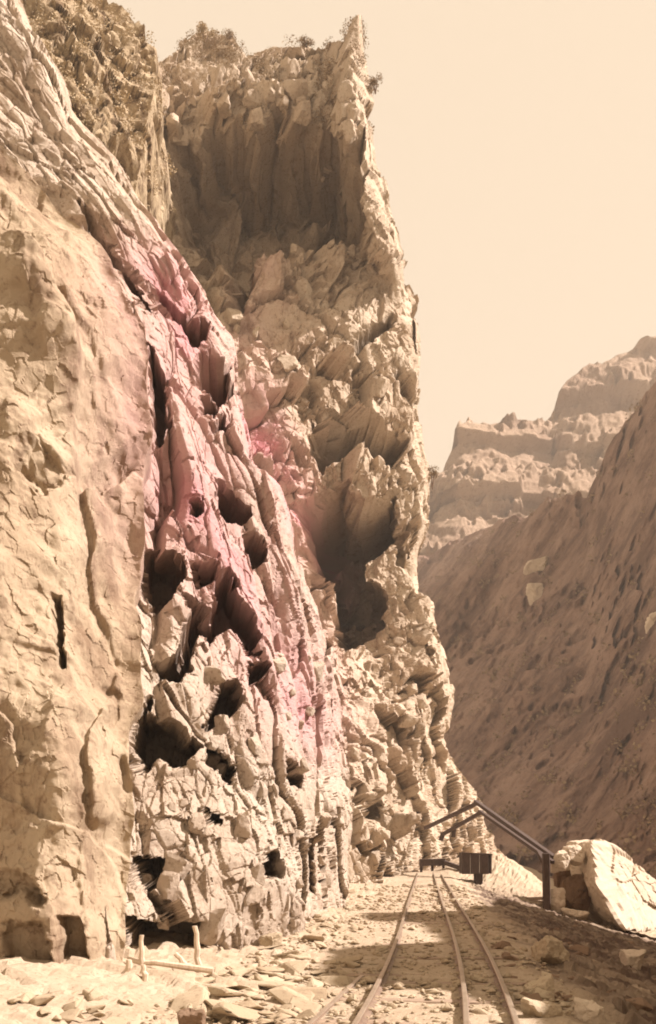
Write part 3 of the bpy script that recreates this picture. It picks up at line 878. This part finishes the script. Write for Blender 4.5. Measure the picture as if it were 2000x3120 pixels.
# ------------------------------------------------------------------ timber things by the bend
def beam_mesh(name, p, q, w, h, mat):
    p, q = Vector(p), Vector(q)
    L = (q - p).length
    bm = bmesh.new()
    bmesh.ops.create_cube(bm, size=1)
    bmesh.ops.scale(bm, vec=(w, h, L), verts=bm.verts)
    bmesh.ops.bevel(bm, geom=list(bm.edges), offset=min(w, h) * 0.08, segments=1, affect='EDGES')
    zc = (q - p).normalized()
    yc = Vector((0, 1, 0)) if abs(zc.z) > 0.9 else zc.cross(Vector((0, 0, 1))).normalized()
    xc = yc.cross(zc).normalized(); yc = zc.cross(xc)
    rot = Matrix((xc, yc, zc)).transposed().to_4x4()
    bmesh.ops.transform(bm, matrix=rot, verts=bm.verts)
    me = bpy.data.meshes.new(name); bm.to_mesh(me); bm.free()
    me.materials.append(mat)
    return me, (p + q) / 2
def beam(name, p, q, w, h, mat, parent=None):
    me, mid = beam_mesh(name, p, q, w, h, mat)
    o = bpy.data.objects.new(name, me); COL.objects.link(o)
    if parent:
        o.parent = parent; o.location = mid - parent.location
    else: o.location = mid
    return o

fr = empty("timber_gantry", at(1665, 2768, 44.0))
tag(fr, "dark timber gable frame spanning the gorge from cliff to post", "gantry")
apex = at(1455, 2448, 56)
beam("rafter", at(1296, 2524, 62), apex, 0.20, 0.22, M_TIMBER, fr)
beam("rafter", at(1348, 2544, 58), at(1470, 2474, 53), 0.18, 0.20, M_TIMBER, fr)
beam("rafter", apex + Vector((-0.1, 0, 0.1)), at(1690, 2614, 45), 0.20, 0.24, M_TIMBER, fr)
beam("rafter", at(1462, 2472, 53), at(1686, 2628, 44.4), 0.16, 0.18, M_TIMBER, fr)
beam("strut", at(1352, 2538, 58), at(1343, 2562, 58), 0.26, 0.26, M_TIMBER, fr)
beam("strut", at(1386, 2522, 57), at(1382, 2552, 57), 0.22, 0.22, M_TIMBER, fr)
beam("post", at(1664, 2600, 44.2), at(1667, 2790, 44.2), 0.30, 0.30, M_TIMBER, fr)
beam("brace", at(1667, 2640, 44.2), at(1640, 2596, 45.4), 0.18, 0.18, M_TIMBER, fr)

# wooden box on a leg
bx = empty("wooden_box", at(1462, 2690, 50))
tag(bx, "dark square wooden box on a stub post beside the bend", "box")
for k, (xa, xb) in enumerate(((1408, 1434), (1434, 1462), (1462, 1490))):
    beam("plank", at((xa + xb) / 2, 2601 + 2 * k, 50), at((xa + xb) / 2, 2664, 50), (xb - xa) / F * 50 - 0.02, 0.10, M_TIMBER, bx)
    beam("plank", at((xa + xb) / 2, 2601 + 2 * k, 51.2), at((xa + xb) / 2, 2664, 51.2), (xb - xa) / F * 51.2 - 0.02, 0.10, M_TIMBER, bx)
for xs_ in (1407, 1491):
    beam("side_panel", at(xs_, 2603, 50.6), at(xs_, 2662, 50.6), 0.10, 1.1, M_TIMBER, bx)
beam("lid", at(1404, 2600, 50.6), at(1494, 2604, 50.6), 0.09, 1.35, M_TIMBER, bx)
beam("post", at(1458, 2660, 50.5), at(1458, 2705, 50.5), 0.42, 0.42, M_TIMBER, bx)

bar = empty("timber_barrier", at(1315, 2660, 60))
tag(bar, "low dark timber barrier across the end of the visible track", "barrier")
beam("rail_beam", at(1278, 2629, 60), at(1358, 2627, 60), 0.42, 0.20, M_TIMBER, bar)
beam("rail_beam", at(1356, 2629, 59.9), at(1412, 2648, 56), 0.26, 0.18, M_TIMBER, bar)
for xx in (1284, 1318, 1352): beam("post", at(xx, 2622, 60.2), at(xx, 2664, 60.2), 0.16, 0.16, M_TIMBER, bar)

rw = empty("retaining_wall", at(1600, 2770, 49))
tag(rw, "low brown plank retaining wall below the pale bank", "retaining wall")
for k in range(3):
    beam("plank", at(1540, 2741 + k * 12, 49 - 0.05 * k), at(1655, 2738 + k * 12, 47 - 0.05 * k), 0.16, 0.17, M_TIE, rw)

# bleached poles at the hollow in the cliff foot
POLES = [((430, 2850), (432, 2952), 10.9, 0.030, "short upright bleached pole inside the hollow at the cliff foot"),
         ((596, 2822), (606, 2965), 11.3, 0.034, "tall bleached pole standing right of the hollow at the cliff foot"),
         ((388, 2926), (650, 2958), 10.9, 0.036, "long bleached pole lying across the hollow at the cliff foot"),
         ((535, 2905), (580, 2955), 11.0, 0.034, "short bleached stick leaning inside the hollow"),
         ((438, 2940), (442, 2998), 10.2, 0.032, "stub of bleached pole under the lying pole"),
         ((392, 2925), (388, 2998), 10.3, 0.036, "leftmost bleached stub at the corner of the near wall")]
def pole(p, q, r, seed):
    p, q = Vector(p), Vector(q); n = 8; m = 7
    ax = (q - p); side = ax.cross(Vector((0, 1, 0.2))).normalized(); up = ax.cross(side).normalized()
    V, Fc = [], []
    rr = random.Random(seed)
    mid = (p + q) / 2
    for k in range(m):
        t = k / (m - 1)
        c_ = p + ax * t + side * rr.uniform(-0.4, 0.4) * r - mid
        ra = r * (0.8 + 0.4 * t) * rr.uniform(0.9, 1.1)
        for j in range(n):
            a = j / n * 6.283
            V.append(c_ + side * math.cos(a) * ra + up * math.sin(a) * ra)
    for k in range(m - 1):
        for j in range(n):
            Fc.append((k * n + j, k * n + (j + 1) % n, (k + 1) * n + (j + 1) % n, (k + 1) * n + j))
    Fc.append(tuple(range(n))); Fc.append(tuple((m - 1) * n + j for j in range(n)))
    me = soup_mesh("pole", V, Fc); me.materials.append(M_POLE)
    return me, mid
for k, (a, b, Y, r, lab) in enumerate(POLES):
    me, mid = pole(at(*a, Y), at(*b, Y), r, k)
    tag(link("pole", me, None, None, mid), lab, "pole", "bleached poles at the hollow")

# ------------------------------------------------------------------ scrub and shrubs
def leaf_cloud(centres, radii, per, size, seed):
    r = np.random.default_rng(seed)
    C = np.repeat(np.asarray(centres), per, 0); R = np.repeat(np.asarray(radii), per)
    d = r.normal(size=C.shape); d /= np.linalg.norm(d, axis=1)[:, None]
    c = C + d * (R * r.random(len(R)) ** 0.45)[:, None] * np.array([1, 1, 0.85])
    a = r.normal(size=C.shape); a /= np.linalg.norm(a, axis=1)[:, None]
    b = np.cross(a, r.normal(size=C.shape)); b /= np.linalg.norm(b, axis=1)[:, None]
    s = (size * R * r.uniform(0.6, 1.4, len(R)))[:, None]
    V = np.stack([c - a * s, c + b * s * 0.7, c + a * s, c - b * s * 0.7], 1).reshape(-1, 3)
    n = len(c)
    me = bpy.data.meshes.new("foliage")
    me.vertices.add(n * 4); me.vertices.foreach_set("co", V.reshape(-1).astype(np.float32))
    me.loops.add(n * 4); me.loops.foreach_set("vertex_index", np.arange(n * 4, dtype=np.int32))
    me.polygons.add(n); me.polygons.foreach_set("loop_start", np.arange(0, n * 4, 4, dtype=np.int32))
    me.polygons.foreach_set("loop_total", np.full(n, 4, np.int32))
    me.update()
    return me

rs = np.random.default_rng(3)
def pick(P, PX, PY, cond, n):
    ii = np.argwhere(cond)
    sel = ii[rs.choice(len(ii), n, replace=False)]
    return P[sel[:, 0], sel[:, 1]]
def scrub(P, PX, PY, cond, n, r0, r1, mat, label, per=100):
    c_ = pick(P, PX, PY, cond, n)
    rad = rs.uniform(r0, r1, n)
    c_ = c_ + np.array([0, -0.2, 0.3]) * rad[:, None]
    me = leaf_cloud(c_, rad, per, 0.10 * math.sqrt(100 / per), 4)
    o = link("scrub", me, mat)
    return tag(o, label, "scrub", kind="stuff")
scrub(PD, pxD, pyD, (pxD > -60) & (pyD > -150) & (pyD < 480), 260, 0.2, 0.6, M_LEAF2, "dry scrub covering the slope at the top left")
crC = pyC - crest(pxC)
scrub(PC, pxC, pyC, (crC > -5) & (crC < 120) & (pxC < 1130) & (pxC > 440), 150, 0.25, 0.6, M_LEAF, "dark scrub along the skyline of the tower")
scrub(PC, pxC, pyC, (crC > 60) & (crC < 260) & (pxC < 1130) & (pxC > 560), 70, 0.3, 0.7, M_LEAF, "scrub hanging below the skyline of the tower")

scrub(PE, pxE, pyE, (pxE > 1290) & (pxE < 2100) & (pyE > 1200), 420, 0.5, 1.5, M_LEAF, "brush dotting the shaded mountainside", 26)

def shrub(name, px, py_base, py_top, Y, w_px, seed, label, mat):
    base = at(px, py_base, Y)
    h = (py_base - py_top) / F * Y; w = w_px / F * Y / 2
    t = empty(name, base)
    r = random.Random(seed)
    V, Fc = [], []
    tips = []
    for s in range(5):
        p = Vector((0, 0, -0.2 * h)); q = Vector((r.uniform(-w, w) * 0.6, r.uniform(-w, w) * 0.6, h * r.uniform(0.55, 0.95)))
        tips.append(q)
        ax = (q - p); sd = ax.cross(Vector((0.3, 1, 0))).normalized(); up = ax.cross(sd).normalized()
        b0 = len(V)
        for k, ra in ((0, 0.05), (0.5, 0.032), (1, 0.012)):
            for j in range(5):
                a = j / 5 * 6.283
                V.append(p + ax * k + (sd * math.cos(a) + up * math.sin(a)) * ra * h * 0.7)
        for k in range(2):
            for j in range(5):
                Fc.append((b0 + k * 5 + j, b0 + k * 5 + (j + 1) % 5, b0 + (k + 1) * 5 + (j + 1) % 5, b0 + (k + 1) * 5 + j))
    link("trunk", soup_mesh("trunk", V, Fc), M_BARK, t)
    cs = [tuple(p + Vector((r.uniform(-.3, .3) * w, r.uniform(-.3, .3) * w, r.uniform(-0.25, 0.05) * h))) for p in tips for _ in range(3)]
    link("crown", leaf_cloud(cs, [min(w, h) * r.uniform(0.35, 0.6) for _ in cs], 60, 0.16, seed), mat, t)
    tag(t, label, "shrub", "shrubs clinging to the cliff")
shrub("shrub", 700, 135, 92, 70, 30, 2, "small spiky shrub on the saddle of the skyline", M_LEAF)
shrub("shrub", 1145, 275, 225, 62, 40, 3, "dark shrub jutting from the tower's upper right edge", M_LEAF)
shrub("shrub", 625, 120, 82, 70, 60, 4, "rounded shrub on the middle hump of the skyline", M_LEAF2)
shrub("shrub", 930, 155, 112, 70, 50, 5, "low dark shrub on the crest between hump and tip", M_LEAF)
shrub("shrub", 1318, 1480, 1425, 60, 44, 6, "dark shrub sticking out halfway up the tower's right edge", M_LEAF)
shrub("shrub", 1066, 2385, 2325, 36, 36, 7, "small dark shrub alone on the pale lower cliff", M_LEAF)

# ------------------------------------------------------------------ the gorge's right wall beside the viewer (out of frame, shades the bank)
def right_wall():
    ys = np.linspace(-6, 41.5, 220); v = np.linspace(0, 1, 60)
    Y, V = np.meshgrid(ys, v)
    foot = 0.37 * np.maximum(Y, 0) + 4.2
    crestx = foot + 3.5
    xs = np.interp(Y, [-6, 7.6, 9.5, 10.9, 11.3, 12.5, 15.0, 15.7, 16.3, 20.6, 21.3, 23.6, 24.3, 30, 36, 41, 42],
                      [2.0, 2.0, 2.0, 1.6, 0.2, 0.15, 0.2, 0.6, 2.0, 2.1, 0.9, 0.9, 3.4, 5.4, 6.6, 8.0, 12.0])
    h = (crestx - xs) * math.tan(math.radians(SUN_EL)) - 0.1  # crest profile shaped to throw the shadow bands over track and bank
    up = np.clip(V / 0.6, 0, 1); over = np.clip((V - 0.6) / 0.4, 0, 1)
    X = foot + 3.5 * up ** 1.2 + over * 9
    Z = -3.5 + (h + 3.5) * np.sin(up * math.pi / 2) - over * (h + 3.5)
    P = np.stack([X, Y, Z], -1)
    d = rock_detail(P, [((2, 2, 3), 0.35, 0.8, 17), ((0.8, 0.8, 1), 0.15, 0.9, 27)]) * np.sin(np.pi * np.clip(up, 0, 1)) 
    P[..., 0] -= d * (over == 0)
    o = link("right_rock_wall", grid_mesh("right_rock_wall", P), M_NEAR)
    tag(o, "rock wall of the gorge on the right, its shadow on the bank", "cliff", kind="structure")
right_wall()

# ------------------------------------------------------------------ the dusty air of the gorge
def haze():
    bm = bmesh.new()
    bmesh.ops.create_cube(bm, size=1)
    bmesh.ops.scale(bm, vec=(7400, 7400, 196), verts=bm.verts)
    bmesh.ops.translate(bm, vec=(0, 0, 196 / 2 - 8), verts=bm.verts)
    me = bpy.data.meshes.new("haze"); bm.to_mesh(me); bm.free()
    m = bpy.data.materials.new("haze"); m.use_nodes = True
    t = m.node_tree; t.nodes.clear()
    v = t.nodes.new('ShaderNodeVolumePrincipled')
    v.inputs['Color'].default_value = (0.95, 0.84, 0.72, 1)
    v.inputs['Density'].default_value = HAZE
    out = t.nodes.new('ShaderNodeOutputMaterial')
    t.links.new(v.outputs[0], out.inputs['Volume'])
    o = link("haze", me, m)
    tag(o, "thin dusty air filling the gorge", "haze", kind="stuff")
HAZE = 0.0006
haze()
